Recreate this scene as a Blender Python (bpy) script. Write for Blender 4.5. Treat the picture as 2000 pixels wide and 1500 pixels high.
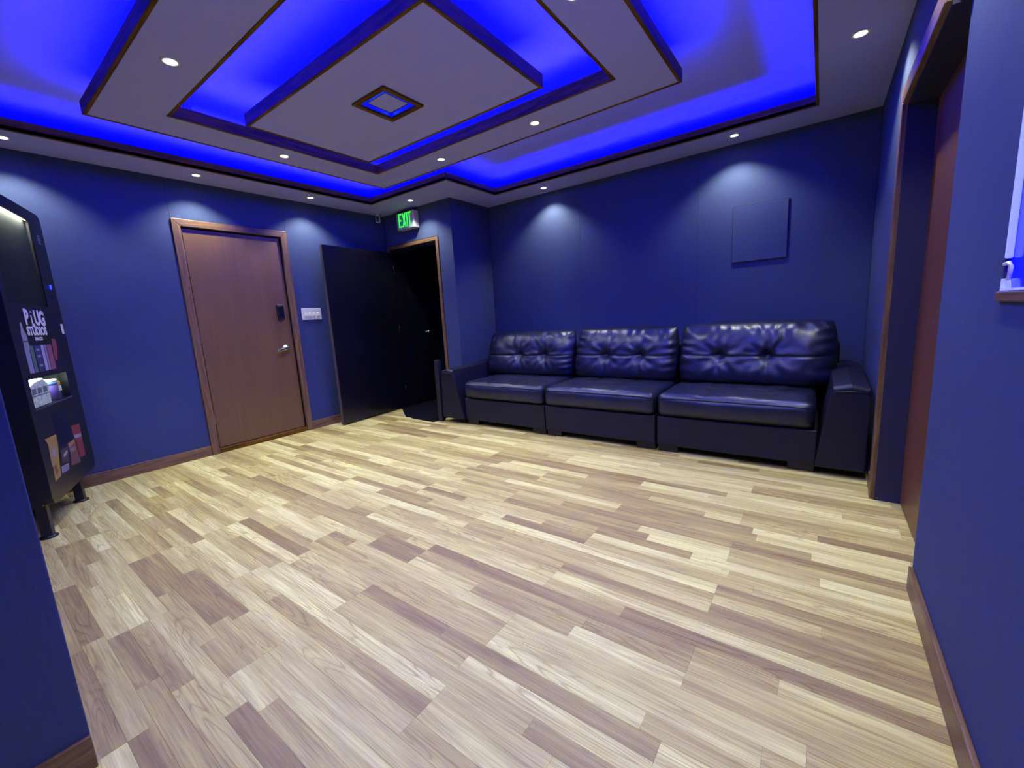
import bpy, bmesh, math, random
from mathutils import Vector, Matrix, noise
random.seed(7)
scene = bpy.context.scene
COL = scene.collection
for o in list(bpy.data.objects): bpy.data.objects.remove(o)

# ------------------------------------------------------------------ camera
CAMZ = 1.138
RIGHT = Vector((0.80693655, 0.58775972, -0.05824021))
DOWN = Vector((0.04885752, -0.16469203, -0.98513424))
FWD = Vector((-0.58861393, 0.79209535, -0.1616125))
FPX = 815.45
cam_data = bpy.data.cameras.new('camera')
cam_data.sensor_width = 36.0
cam_data.lens = FPX / 2000 * 36
cam_data.clip_start = 0.02
cam = bpy.data.objects.new('camera', cam_data)
COL.objects.link(cam)
cam.matrix_world = Matrix(((RIGHT.x, -DOWN.x, -FWD.x, 0), (RIGHT.y, -DOWN.y, -FWD.y, 0),
                           (RIGHT.z, -DOWN.z, -FWD.z, CAMZ), (0, 0, 0, 1)))
scene.camera = cam

def project(p):
    d = Vector(p) - Vector((0, 0, CAMZ))
    z = d.dot(FWD)
    if z < 0.05: return None
    return (1000 + FPX * d.dot(RIGHT) / z, 750 + FPX * d.dot(DOWN) / z)

# ------------------------------------------------------------------ world / exposure
world = bpy.data.worlds.new('world'); scene.world = world
world.use_nodes = True
world.node_tree.nodes['Background'].inputs[0].default_value = (0.002, 0.002, 0.006, 1)
vs = scene.view_settings
vs.view_transform = 'Standard'; vs.look = 'None'; vs.gamma = 1.0; vs.use_curve_mapping = False
vs.exposure = 0.0
SPOT_W = 66.0              # each white downlight
SPOT_COL = (0.97, 1.0, 0.84)
LED_W = 19.0               # blue cove light, watts per metre of strip
LED_COL = (0.0, 0.0, 1.0)

# ------------------------------------------------------------------ materials
def new_mat(name):
    m = bpy.data.materials.new(name); m.use_nodes = True
    nt = m.node_tree
    return m, nt, nt.nodes['Principled BSDF']

def N(nt, t, **kw):
    n = nt.nodes.new(t)
    for k, v in kw.items():
        if k in n.inputs: n.inputs[k].default_value = v
        else: setattr(n, k, v)
    return n

def ramp(nt, stops):
    r = nt.nodes.new('ShaderNodeValToRGB')
    el = r.color_ramp.elements
    while len(el) < len(stops): el.new(0.5)
    for e, (p, c) in zip(el, stops):
        e.position = p; e.color = (*c, 1) if len(c) == 3 else c
    return r

def simple(name, col, rough=0.5, metal=0.0, bump=0.0, bscale=300.0, spec=0.5, var=0.0, vscale=6.0):
    m, nt, b = new_mat(name)
    b.inputs['Base Color'].default_value = (*col, 1)
    b.inputs['Roughness'].default_value = rough
    b.inputs['Metallic'].default_value = metal
    b.inputs['Specular IOR Level'].default_value = spec
    tc = N(nt, 'ShaderNodeTexCoord')
    if var > 0:
        n = N(nt, 'ShaderNodeTexNoise', Scale=vscale, Detail=4.0)
        nt.links.new(tc.outputs['Object'], n.inputs['Vector'])
        r = ramp(nt, [(0.3, tuple(c * (1 - var) for c in col)), (0.7, tuple(min(1, c * (1 + var)) for c in col))])
        nt.links.new(n.outputs['Fac'], r.inputs[0]); nt.links.new(r.outputs[0], b.inputs['Base Color'])
    if bump > 0:
        n2 = N(nt, 'ShaderNodeTexNoise', Scale=bscale, Detail=2.0)
        nt.links.new(tc.outputs['Object'], n2.inputs['Vector'])
        bp = N(nt, 'ShaderNodeBump', Strength=bump, Distance=0.002)
        nt.links.new(n2.outputs['Fac'], bp.inputs['Height']); nt.links.new(bp.outputs[0], b.inputs['Normal'])
    return m

def emit(name, col, s):
    m, nt, b = new_mat(name)
    b.inputs['Base Color'].default_value = (*[min(1, c) for c in col], 1)
    b.inputs['Emission Color'].default_value = (*col, 1)
    b.inputs['Emission Strength'].default_value = s
    return m

def wood(name, axis, dark, light, rough=0.4, scale=1.0, rings=True, coat=0.0, spec=0.5):
    m, nt, b = new_mat(name); b.inputs['Specular IOR Level'].default_value = spec
    tc = N(nt, 'ShaderNodeTexCoord')
    mp = N(nt, 'ShaderNodeMapping')
    sc = [16.0 * scale] * 3; sc['xyz'.index(axis)] = 1.1 * scale
    mp.inputs['Scale'].default_value = sc
    nt.links.new(tc.outputs['Object'], mp.inputs['Vector'])
    n1 = N(nt, 'ShaderNodeTexNoise', Scale=1.3, Detail=5.0, Roughness=0.6, Distortion=0.4)
    nt.links.new(mp.outputs[0], n1.inputs['Vector'])
    mp2 = N(nt, 'ShaderNodeMapping')
    sc2 = [150.0 * scale] * 3; sc2['xyz'.index(axis)] = 4.0 * scale
    mp2.inputs['Scale'].default_value = sc2
    nt.links.new(tc.outputs['Object'], mp2.inputs['Vector'])
    n2 = N(nt, 'ShaderNodeTexNoise', Scale=1.0, Detail=3.0)
    nt.links.new(mp2.outputs[0], n2.inputs['Vector'])
    mul = N(nt, 'ShaderNodeMath', operation='MULTIPLY'); mul.inputs[1].default_value = 9.0 if rings else 1.0
    nt.links.new(n1.outputs['Fac'], mul.inputs[0])
    if rings:
        s = N(nt, 'ShaderNodeMath', operation='PINGPONG'); s.inputs[1].default_value = 1.0
        nt.links.new(mul.outputs[0], s.inputs[0])
    else: s = mul
    mix = N(nt, 'ShaderNodeMath', operation='MULTIPLY_ADD'); mix.inputs[1].default_value = 0.55
    nt.links.new(s.outputs[0], mix.inputs[0])
    m3 = N(nt, 'ShaderNodeMath', operation='MULTIPLY'); m3.inputs[1].default_value = 0.45
    nt.links.new(n2.outputs['Fac'], m3.inputs[0]); nt.links.new(m3.outputs[0], mix.inputs[2])
    r = ramp(nt, [(0.15, dark), (0.8, light)])
    nt.links.new(mix.outputs[0], r.inputs[0]); nt.links.new(r.outputs[0], b.inputs['Base Color'])
    b.inputs['Roughness'].default_value = rough
    if coat: b.inputs['Coat Weight'].default_value = coat
    bp = N(nt, 'ShaderNodeBump', Strength=0.12, Distance=0.001)
    nt.links.new(n2.outputs['Fac'], bp.inputs['Height']); nt.links.new(bp.outputs[0], b.inputs['Normal'])
    return m

def fabric(name, col):
    m, nt, b = new_mat(name)
    tc = N(nt, 'ShaderNodeTexCoord')
    n1 = N(nt, 'ShaderNodeTexNoise', Scale=420.0, Detail=2.0)
    n0 = N(nt, 'ShaderNodeTexNoise', Scale=2.2, Detail=3.0)
    mp = N(nt, 'ShaderNodeMapping'); mp.inputs['Scale'].default_value = (1, 1, 0.12)
    nt.links.new(tc.outputs['Object'], mp.inputs['Vector'])
    n2 = N(nt, 'ShaderNodeTexNoise', Scale=160.0, Detail=2.0)
    nt.links.new(tc.outputs['Object'], n1.inputs['Vector']); nt.links.new(tc.outputs['Object'], n0.inputs['Vector'])
    nt.links.new(mp.outputs[0], n2.inputs['Vector'])
    a = N(nt, 'ShaderNodeMath', operation='ADD'); nt.links.new(n1.outputs['Fac'], a.inputs[0]); nt.links.new(n2.outputs['Fac'], a.inputs[1])
    a2 = N(nt, 'ShaderNodeMath', operation='MULTIPLY_ADD'); a2.inputs[1].default_value = 0.35
    nt.links.new(a.outputs[0], a2.inputs[0])
    m0 = N(nt, 'ShaderNodeMath', operation='MULTIPLY'); m0.inputs[1].default_value = 0.3
    nt.links.new(n0.outputs['Fac'], m0.inputs[0]); nt.links.new(m0.outputs[0], a2.inputs[2])
    r = ramp(nt, [(0.25, tuple(c * 0.82 for c in col)), (0.75, tuple(c * 1.18 for c in col))])
    nt.links.new(a2.outputs[0], r.inputs[0]); nt.links.new(r.outputs[0], b.inputs['Base Color'])
    b.inputs['Roughness'].default_value = 0.85
    b.inputs['Specular IOR Level'].default_value = 0.2
    bp = N(nt, 'ShaderNodeBump', Strength=0.25, Distance=0.001)
    nt.links.new(a.outputs[0], bp.inputs['Height']); nt.links.new(bp.outputs[0], b.inputs['Normal'])
    return m

def leather(name, col):
    m, nt, b = new_mat(name)
    b.inputs['Base Color'].default_value = (*col, 1)
    tc = N(nt, 'ShaderNodeTexCoord')
    v = N(nt, 'ShaderNodeTexVoronoi', Scale=260.0)
    n = N(nt, 'ShaderNodeTexNoise', Scale=14.0, Detail=4.0)
    nt.links.new(tc.outputs['Object'], v.inputs['Vector']); nt.links.new(tc.outputs['Object'], n.inputs['Vector'])
    r = ramp(nt, [(0.3, (0.30,) * 3), (0.7, (0.44,) * 3)])
    nt.links.new(n.outputs['Fac'], r.inputs[0]); nt.links.new(r.outputs[0], b.inputs['Roughness'])
    b1 = N(nt, 'ShaderNodeBump', Strength=0.12, Distance=0.001)
    nt.links.new(v.outputs['Distance'], b1.inputs['Height'])
    b2 = N(nt, 'ShaderNodeBump', Strength=0.35, Distance=0.006)
    nt.links.new(n.outputs['Fac'], b2.inputs['Height']); nt.links.new(b1.outputs[0], b2.inputs['Normal'])
    nt.links.new(b2.outputs[0], b.inputs['Normal'])
    return m

def plank_mat():
    m, nt, b = new_mat('oak_laminate')
    at = N(nt, 'ShaderNodeAttribute', attribute_name='pc')
    sep = N(nt, 'ShaderNodeSeparateColor'); nt.links.new(at.outputs['Color'], sep.inputs[0])
    geo = N(nt, 'ShaderNodeTexCoord')
    off = N(nt, 'ShaderNodeVectorMath', operation='MULTIPLY_ADD')
    off.inputs[1].default_value = (37.0, 53.0, 71.0)
    nt.links.new(at.outputs['Color'], off.inputs[0]); nt.links.new(geo.outputs['Object'], off.inputs[2])
    def mapped(sx, sy):
        mp = N(nt, 'ShaderNodeMapping'); mp.inputs['Scale'].default_value = (sx, sy, 1)
        nt.links.new(off.outputs[0], mp.inputs['Vector']); return mp
    # cathedral rings: contour lines of a stretched noise
    mp = mapped(1.25, 14.0)
    n1 = N(nt, 'ShaderNodeTexNoise', Scale=1.0, Detail=1.6, Roughness=0.45, Distortion=0.35)
    nt.links.new(mp.outputs[0], n1.inputs['Vector'])
    k = N(nt, 'ShaderNodeMath', operation='MULTIPLY'); k.inputs[1].default_value = 30.0
    nt.links.new(n1.outputs['Fac'], k.inputs[0])
    pp = N(nt, 'ShaderNodeMath', operation='PINGPONG'); pp.inputs[1].default_value = 1.0
    nt.links.new(k.outputs[0], pp.inputs[0])
    # where rings show strongly
    mpm = mapped(1.6, 6.0)
    nm = N(nt, 'ShaderNodeTexNoise', Scale=1.0, Detail=1.0); nt.links.new(mpm.outputs[0], nm.inputs['Vector'])
    rm = ramp(nt, [(0.42, (0.10,) * 3), (0.62, (1.0,) * 3)]); nt.links.new(nm.outputs['Fac'], rm.inputs[0])
    # fine straight grain
    mp2 = mapped(5.0, 170.0)
    n2 = N(nt, 'ShaderNodeTexNoise', Scale=1.0, Detail=4.0, Roughness=0.65); nt.links.new(mp2.outputs[0], n2.inputs['Vector'])
    # broad streaks
    mp3 = mapped(1.5, 22.0)
    n3 = N(nt, 'ShaderNodeTexNoise', Scale=1.0, Detail=3.0); nt.links.new(mp3.outputs[0], n3.inputs['Vector'])
    # knots
    mp4 = mapped(2.4, 9.0)
    v4 = N(nt, 'ShaderNodeTexVoronoi', Scale=1.0); nt.links.new(mp4.outputs[0], v4.inputs['Vector'])
    kn = ramp(nt, [(0.0, (1.0,) * 3), (0.13, (0.0,) * 3)]); nt.links.new(v4.outputs['Distance'], kn.inputs[0])
    ks = N(nt, 'ShaderNodeSeparateColor'); nt.links.new(v4.outputs['Color'], ks.inputs[0])
    kt = N(nt, 'ShaderNodeMath', operation='GREATER_THAN'); kt.inputs[1].default_value = 0.80
    nt.links.new(ks.outputs[0], kt.inputs[0])
    km = N(nt, 'ShaderNodeMath', operation='MULTIPLY'); nt.links.new(kn.outputs[0], km.inputs[0]); nt.links.new(kt.outputs[0], km.inputs[1])
    # base tone per piece
    tone = ramp(nt, [(0.0, (0.29, 0.203, 0.054)), (0.22, (0.38, 0.292, 0.072)), (0.5, (0.49, 0.408, 0.104)),
                     (0.75, (0.60, 0.528, 0.152)), (1.0, (0.74, 0.690, 0.240))])
    # tone shifted by streaks
    sh = N(nt, 'ShaderNodeMath', operation='MULTIPLY_ADD'); sh.inputs[1].default_value = 1.25; sh.inputs[2].default_value = -0.60
    nt.links.new(n3.outputs['Fac'], sh.inputs[0])
    ad = N(nt, 'ShaderNodeMath', operation='ADD', use_clamp=True); nt.links.new(sep.outputs[0], ad.inputs[0]); nt.links.new(sh.outputs[0], ad.inputs[1])
    nt.links.new(ad.outputs[0], tone.inputs[0])
    # ring darkening
    rr = ramp(nt, [(0.0, (0.70, 0.62, 0.52)), (0.34, (1.0,) * 3), (1.0, (1.06,) * 3)]); nt.links.new(pp.outputs[0], rr.inputs[0])
    m1 = N(nt, 'ShaderNodeMix', data_type='RGBA', blend_type='MULTIPLY')
    nt.links.new(rm.outputs[0], m1.inputs['Factor']); nt.links.new(tone.outputs[0], m1.inputs['A']); nt.links.new(rr.outputs[0], m1.inputs['B'])
    gr = ramp(nt, [(0.30, (0.70, 0.66, 0.60)), (0.60, (1.08, 1.08, 1.06))]); nt.links.new(n2.outputs['Fac'], gr.inputs[0])
    m2 = N(nt, 'ShaderNodeMix', data_type='RGBA', blend_type='MULTIPLY'); m2.inputs['Factor'].default_value = 1.0
    nt.links.new(m1.outputs['Result'], m2.inputs['A']); nt.links.new(gr.outputs[0], m2.inputs['B'])
    m3 = N(nt, 'ShaderNodeMix', data_type='RGBA', blend_type='MIX')
    kf = N(nt, 'ShaderNodeMath', operation='MULTIPLY'); kf.inputs[1].default_value = 0.75
    nt.links.new(km.outputs[0], kf.inputs[0]); nt.links.new(kf.outputs[0], m3.inputs['Factor'])
    nt.links.new(m2.outputs['Result'], m3.inputs['A']); m3.inputs['B'].default_value = (0.14, 0.085, 0.03, 1)
    nt.links.new(m3.outputs['Result'], b.inputs['Base Color'])
    b.inputs['Roughness'].default_value = 0.52
    b.inputs['Specular IOR Level'].default_value = 0.4
    bp = N(nt, 'ShaderNodeBump', Strength=0.10, Distance=0.0006)
    nt.links.new(n2.outputs['Fac'], bp.inputs['Height']); nt.links.new(bp.outputs[0], b.inputs['Normal'])
    return m

M = {}
M['fabric'] = fabric('navy_wall_fabric', (0.045, 0.062, 0.128))
M['paint'] = simple('ceiling_paint_blue_spill', (0.37, 0.36, 0.80), 0.85, bump=0.05, bscale=90)  # blue LED spill on the ceiling is put into the paint colour
M['navy_paint'] = simple('navy_paint', (0.012, 0.013, 0.045), 0.6)
for a in 'xyz':
    M['trim_' + a] = wood('walnut_trim_' + a, a, (0.10, 0.050, 0.016), (0.22, 0.122, 0.044), 0.42)
    M['fascia_' + a] = wood('dark_fascia_' + a, a, (0.060, 0.024, 0.0018), (0.19, 0.085, 0.006), 0.6, spec=.12)
M['door_wood'] = wood('door_veneer', 'z', (0.115, 0.056, 0.016), (0.195, 0.104, 0.031), 0.38, scale=0.45, rings=False)
M['door_red'] = wood('door_red_veneer', 'z', (0.10, 0.030, 0.010), (0.17, 0.060, 0.02), 0.4, scale=0.45, rings=False)
M['black_door'] = simple('black_gloss_paint', (0.0035, 0.0035, 0.007), 0.28, var=0.2)
M['leather'] = leather('black_leather', (0.006, 0.008, 0.026))
M['leather2'] = simple('black_vinyl', (0.0045, 0.0045, 0.014), 0.5, bump=0.15, bscale=400, spec=.35)
M['stitch'] = simple('dark_thread', (0.006, 0.006, 0.012), 0.6)
M['blackplastic'] = simple('black_plastic', (0.006, 0.006, 0.008), 0.45, bump=0.05)
M['chrome'] = simple('satin_chrome', (0.62, 0.62, 0.64), 0.25, 1.0)
M['brass'] = simple('worn_brass', (0.35, 0.24, 0.16), 0.35, 1.0)
M['white'] = simple('white_plastic', (0.72, 0.72, 0.74), 0.35)
M['graywhite'] = simple('housing_white', (0.40, 0.40, 0.46), 0.4)
M['plank'] = plank_mat()
M['subfloor'] = simple('subfloor', (0.10, 0.075, 0.05), 0.8)
M['lens'] = emit('lamp_lens', (1.0, 0.95, 0.86), 22.0)
M['ledblue'] = emit('led_blue', (0.01, 0.02, 1.0), 6.0)
M['ledwhiteblue'] = emit('led_dots', (0.15, 0.6, 1.0), 3.0)
M['rimblue'] = simple('blue_acrylic', (0.03, 0.05, 0.5), .3)
M['green'] = emit('exit_green', (0.03, 1.0, 0.06), 1.15)
M['charcoal'] = simple('charcoal', (0.006, 0.006, 0.010), 0.55, bump=0.1)
M['edge_tan'] = simple('door_edge', (0.075, 0.06, 0.045), .6)
M['rubber'] = simple('black_rubber', (0.003, 0.003, 0.004), 0.9, bump=0.3, bscale=500, spec=.1)

# ------------------------------------------------------------------ geometry helpers
OFF = Vector((0, 0, 0))

def link(name, mesh, mat, parent=None, smooth=False):
    o = bpy.data.objects.new(name, mesh); COL.objects.link(o)
    if mat is not None: mesh.materials.append(M[mat] if isinstance(mat, str) else mat)
    if parent is not None: o.parent = parent
    if smooth:
        for p in mesh.polygons: p.use_smooth = True
    return o

def fin(name, bm, mat, parent=None, smooth=False):
    bmesh.ops.translate(bm, verts=bm.verts, vec=-OFF)
    bmesh.ops.recalc_face_normals(bm, faces=bm.faces)
    me = bpy.data.meshes.new(name); bm.to_mesh(me); bm.free()
    return link(name, me, mat, parent, smooth)

def add_box(bm, x0, x1, y0, y1, z0, z1, bevel=0.0, seg=2):
    r = bmesh.ops.create_cube(bm, size=1.0)
    vs_ = r['verts']
    for v in vs_:
        v.co = Vector((x0 + (v.co.x + .5) * (x1 - x0), y0 + (v.co.y + .5) * (y1 - y0), z0 + (v.co.z + .5) * (z1 - z0)))
    if bevel > 0:
        es = list({e for v in vs_ for e in v.link_edges})
        bmesh.ops.bevel(bm, geom=es, offset=bevel, segments=seg, affect='EDGES', profile=0.5)

def box(name, x0, x1, y0, y1, z0, z1, mat, parent=None, bevel=0.0, seg=2, smooth=False):
    bm = bmesh.new(); add_box(bm, x0, x1, y0, y1, z0, z1, bevel, seg)
    return fin(name, bm, mat, parent, smooth)

def boxes(name, lst, mat, parent=None):
    bm = bmesh.new()
    for b in lst: add_box(bm, *b)
    return fin(name, bm, mat, parent)

def lathe(name, prof, mat, parent=None, n=28, axis='z', at=(0, 0, 0), smooth=True):
    bm = bmesh.new(); rings = []
    for (r, h) in prof:
        ring = []
        for i in range(n):
            a = 2 * math.pi * i / n
            c, s = r * math.cos(a), r * math.sin(a)
            if axis == 'z': p = (c, s, h)
            elif axis == 'x': p = (h, c, s)
            else: p = (c, h, s)
            ring.append(bm.verts.new(Vector(p) + Vector(at)))
        rings.append(ring)
    for a, b in zip(rings, rings[1:]):
        for i in range(n): bm.faces.new((a[i], a[(i + 1) % n], b[(i + 1) % n], b[i]))
    if prof[0][0] > 1e-6: bm.faces.new(rings[0])
    if prof[-1][0] > 1e-6: bm.faces.new(rings[-1])
    bmesh.ops.remove_doubles(bm, verts=bm.verts, dist=1e-6)
    o = fin(name, bm, mat, parent, smooth)
    return o

def tube(name, pts, r, mat, parent=None, n=8, closed=False):
    bm = bmesh.new(); rings = []
    P = [Vector(p) for p in pts]
    for i, p in enumerate(P):
        if closed: t = P[(i + 1) % len(P)] - P[i - 1]
        else: t = (P[min(i + 1, len(P) - 1)] - P[max(i - 1, 0)])
        t.normalize()
        up = Vector((0, 0, 1)) if abs(t.z) < 0.9 else Vector((1, 0, 0))
        s = t.cross(up).normalized(); u = s.cross(t)
        rings.append([bm.verts.new(p + r * (math.cos(2 * math.pi * k / n) * s + math.sin(2 * math.pi * k / n) * u)) for k in range(n)])
    prs = list(zip(rings, rings[1:])) + ([(rings[-1], rings[0])] if closed else [])
    for a, b in prs:
        for k in range(n): bm.faces.new((a[k], a[(k + 1) % n], b[(k + 1) % n], b[k]))
    if not closed: bm.faces.new(rings[0]); bm.faces.new(rings[-1])
    return fin(name, bm, mat, parent, True)

def prism(name, poly, lo, hi, axis, mat, parent=None, bevel=0.0, seg=2, smooth=False):
    """poly: 2-D outline in the two other axes, extruded along axis lo..hi"""
    bm = bmesh.new()
    def mk(a, b, c):
        return {'x': (c, a, b), 'y': (a, c, b), 'z': (a, b, c)}[axis]
    A = [bm.verts.new(mk(a, b, lo)) for a, b in poly]
    B = [bm.verts.new(mk(a, b, hi)) for a, b in poly]
    n = len(poly)
    bm.faces.new(A); bm.faces.new(B)
    for i in range(n): bm.faces.new((A[i], A[(i + 1) % n], B[(i + 1) % n], B[i]))
    if bevel: bmesh.ops.bevel(bm, geom=list(bm.edges), offset=bevel, segments=seg, affect='EDGES', profile=0.5)
    return fin(name, bm, mat, parent, smooth)

def tag(o, label=None, cat=None, group=None, kind=None):
    if label: o['label'] = label
    if cat: o['category'] = cat
    if group: o['group'] = group
    if kind: o['kind'] = kind
    return o

def empty(name, loc=(0, 0, 0), rz=0.0):
    global OFF
    o = bpy.data.objects.new(name, None); COL.objects.link(o)
    o.empty_display_size = 0.1
    o.location = loc; o.rotation_euler = (0, 0, rz)
    return o

def world_thing(name, loc):
    """root at loc; the parts that follow are given in world coordinates"""
    global OFF
    o = empty(name, loc); OFF = Vector(loc); return o

def local_thing(name, loc, rz):
    global OFF
    o = empty(name, loc, rz); OFF = Vector((0, 0, 0)); return o

def reset():
    global OFF
    OFF = Vector((0, 0, 0))

def text_mesh(name, s, size, mat, parent, matrix, depth=0.0, sx=1.0, bold=0.0):
    cu = bpy.data.curves.new(name, 'FONT'); cu.body = s; cu.size = size
    cu.align_x = 'CENTER'; cu.align_y = 'CENTER'; cu.extrude = depth; cu.offset = bold; cu.resolution_u = 3
    t = bpy.data.objects.new(name, cu); COL.objects.link(t)
    bpy.context.view_layer.update()
    me = bpy.data.meshes.new_from_object(t.evaluated_get(bpy.context.evaluated_depsgraph_get()))
    bpy.data.objects.remove(t)
    me.name = name; me.materials.clear()
    me.transform(matrix @ Matrix.Diagonal((sx, 1, 1, 1)))
    return link(name, me, mat, parent)

def area_light(name, loc, size, size_y, rot, watts, col, parent=None):
    l = bpy.data.lights.new(name, 'AREA'); l.shape = 'RECTANGLE'; l.size = size; l.size_y = size_y
    l.energy = watts; l.color = col
    o = bpy.data.objects.new(name, l); COL.objects.link(o); o.location = loc; o.rotation_euler = rot
    if parent: o.parent = parent
    return o

# ------------------------------------------------------------------ room dimensions
XA = -4.586; YB = 4.30; YE = 3.61; XE = -3.40; XC = 0.290; XN = 0.335; XD = -1.533; YD = 0.068
ZC = 2.476; ZU = 2.66; YS = -0.62; YK = -2.3
DY0, DY1 = 1.357, 2.338      # casing outer edges of the wooden door
PT = 0.012                   # fabric panel thickness

def panel_wall(name, backs, panels, label, one=False):
    w = boxes(name, backs, 'navy_paint'); tag(w, label, 'wall', kind='structure')
    if one: boxes('fabric_panel', panels, 'fabric', w); return w
    for p in panels:
        box('fabric_panel', *p, 'fabric', w, bevel=0.0035, seg=2)
    return w

# left wall (wooden door)
panel_wall('wall_left', [(XA - .22, XA - PT, YS, DY0 + .06, -.05, 2.8), (XA - .22, XA - PT, DY1 - .06, YE + .0, -.05, 2.8),
                         (XA - .22, XA - PT, DY0 + .06, DY1 - .06, 2.09, 2.8)],
           [(XA - PT, XA, YS, DY0, 0, ZC), (XA - PT, XA, DY0, DY1, 2.145, ZC), (XA - PT, XA, DY1, YE, 0, ZC)],
           'navy fabric wall holding the brown wooden door')
# exit wall
EX0, EX1, EZ = -4.515, -3.665, 2.045      # opening
panel_wall('wall_exit', [(XA - .22, EX0, YE + PT, YE + .16, -.05, 2.8), (EX1, XE - PT, YE + PT, YE + .16, -.05, 2.8), (EX0, EX1, YE + PT, YE + .16, EZ, 2.8)],
           [(XA, EX0 - .045, YE, YE + PT, 0, ZC), (EX0 - .045, EX1 + .045, YE, YE + PT, EZ + .055, ZC), (EX1 + .045, XE, YE, YE + PT, 0, ZC)],
           'short navy wall around the exit doorway')
panel_wall('wall_return', [(XE - .12, XE - PT, YE + PT, YB + .1, -.05, 2.8)], [(XE - PT, XE, YE + PT, YB, 0, ZC)],
           'narrow navy wall between exit doorway and sofa wall')
panel_wall('wall_back', [(XE - .12, XC + .1, YB + PT, YB + .12, -.05, 2.8)],
           [(XE, -2.152, YB, YB + PT, 0, ZC), (-2.152, -.96, YB, YB + PT, 0, ZC), (-.96, XC, YB, YB + PT, 0, ZC)],
           'long navy fabric wall behind the sofa')
# right wall, far piece, doorway and near piece
RY0, RY1, RZ = 2.075, 2.955, 2.045
panel_wall('wall_right', [(XC + PT, XC + .25, RY1 + .0, YB + .12, -.05, 2.8), (XC + PT, XC + .25, RY0 - .03, RY1, RZ, 2.8)],
           [(XC, XC + PT, RY1 + .075, YB, 0, ZC), (XC, XC + PT, RY0, RY1 + .075, RZ + .075, ZC)],
           'navy fabric wall between the sofa and the red-brown door')
WY0, WY1, WZ0, WZ1 = .42, 1.462, 1.125, 1.95      # window opening in near right wall
panel_wall('wall_right_near', [(XN + PT, XN + .3, YK, WY0, -.05, 2.8), (XN + PT, XN + .3, WY1, RY0, -.05, 2.8),
                               (XN + PT, XN + .3, WY0, WY1, -.05, WZ0), (XN + PT, XN + .3, WY0, WY1, WZ1, 2.8)],
           [(XN, XN + PT, YK, WY0, 0, ZC), (XN, XN + PT, WY1, RY0, 0, ZC), (XN, XN + PT, WY0, WY1, 0, WZ0), (XN, XN + PT, WY0, WY1, WZ1, ZC)],
           'near navy fabric wall at right with the blue lit window', True)
panel_wall('wall_partition', [(XD - .12 + PT, XD - PT, YK, YD - PT, -.05, 2.8)],
           [(XD - PT, XD, YK, YD, 0, ZC), (XD - .12, XD - PT, YD - PT, YD, 0, ZC), (XD - .12, XD - .12 + PT, YS, YD - PT, 0, ZC)],
           'near navy partition wall at the lower left')
panel_wall('wall_south', [(XA - .22, XD - .12, YS - .1, YS, -.05, 2.8)], [(XA, XD - .12, YS, YS + PT, 0, ZC)], 'navy wall behind the vending machine')
panel_wall('wall_rear', [(XD - .1, XN + .3, YK - .1, YK, -.05, 2.8)], [(XD, XN, YK, YK + PT, 0, ZC)], 'navy wall behind the viewer')

# ------------------------------------------------------------------ floor
floor = box('floor', XA - .25, XN + .3, YK - .1, 5.3, -.06, -.004, 'subfloor')
tag(floor, 'light oak laminate strip floor', 'floor', kind='structure')
SW = 0.0635; PL = 1.254
pieces = []
k0 = int((YK - .575) // (3 * SW)) - 1
for k in range(k0, 20):
    y0 = .575 + k * 3 * SW
    if y0 > YB: break
    base = -.895 if k % 2 == 0 else -.287
    rr = random.Random(100 + k)
    n0 = int((XA - base) // PL) - 1
    for n in range(n0, 3):
        xa = base + n * PL
        if xa > XN + .1 or xa + PL < XA: continue
        for s in range(3):
            cuts = [xa]; x = xa + (rr.uniform(.2, .95) if rr.random() < .8 else 2)
            while x < xa + PL - .16: cuts.append(x); x += rr.uniform(.45, .95)
            cuts.append(xa + PL)
            for a, b in zip(cuts, cuts[1:]):
                a2, b2 = max(a, XA - .19), min(b, XN + .12)
                ya, yb = y0 + s * SW, y0 + (s + 1) * SW
                yb = min(yb, YB)
                if b2 - a2 < .02 or yb - ya < .01 or yb < YK: continue
                pieces.append((a2, b2, max(ya, YK), yb, min(1, max(0, rr.choice([.10, .25, .38, .48, .55, .62, .7, .78, .88]) + rr.uniform(-.07, .07))), rr.random(), rr.random()))

def screen_area(p):
    pts = []
    for (x, y) in ((p[0], p[2]), (p[1], p[2]), (p[1], p[3]), (p[0], p[3])):
        q = project((x, y, 0))
        if q is None: return 0
        pts.append((min(2000, max(0, q[0])), min(1500, max(0, q[1]))))
    return abs(sum(pts[i][0] * pts[(i + 1) % 4][1] - pts[(i + 1) % 4][0] * pts[i][1] for i in range(4))) / 2
pieces.sort(key=lambda p: -screen_area(p))
G = 0.00025
def plank_geo(bm, p, lay):
    before = set(bm.faces)
    add_box(bm, p[0] + G, p[1] - G, p[2] + G, p[3] - G, -.004, 0.0)
    for f in bm.faces:
        if f in before: continue
        for lp in f.loops: lp[lay] = (p[4], p[5], p[6], 1)
for p in pieces[:298]:
    bm = bmesh.new(); lay = bm.loops.layers.float_color.new('pc'); plank_geo(bm, p, lay); fin('plank', bm, 'plank', floor)
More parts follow.
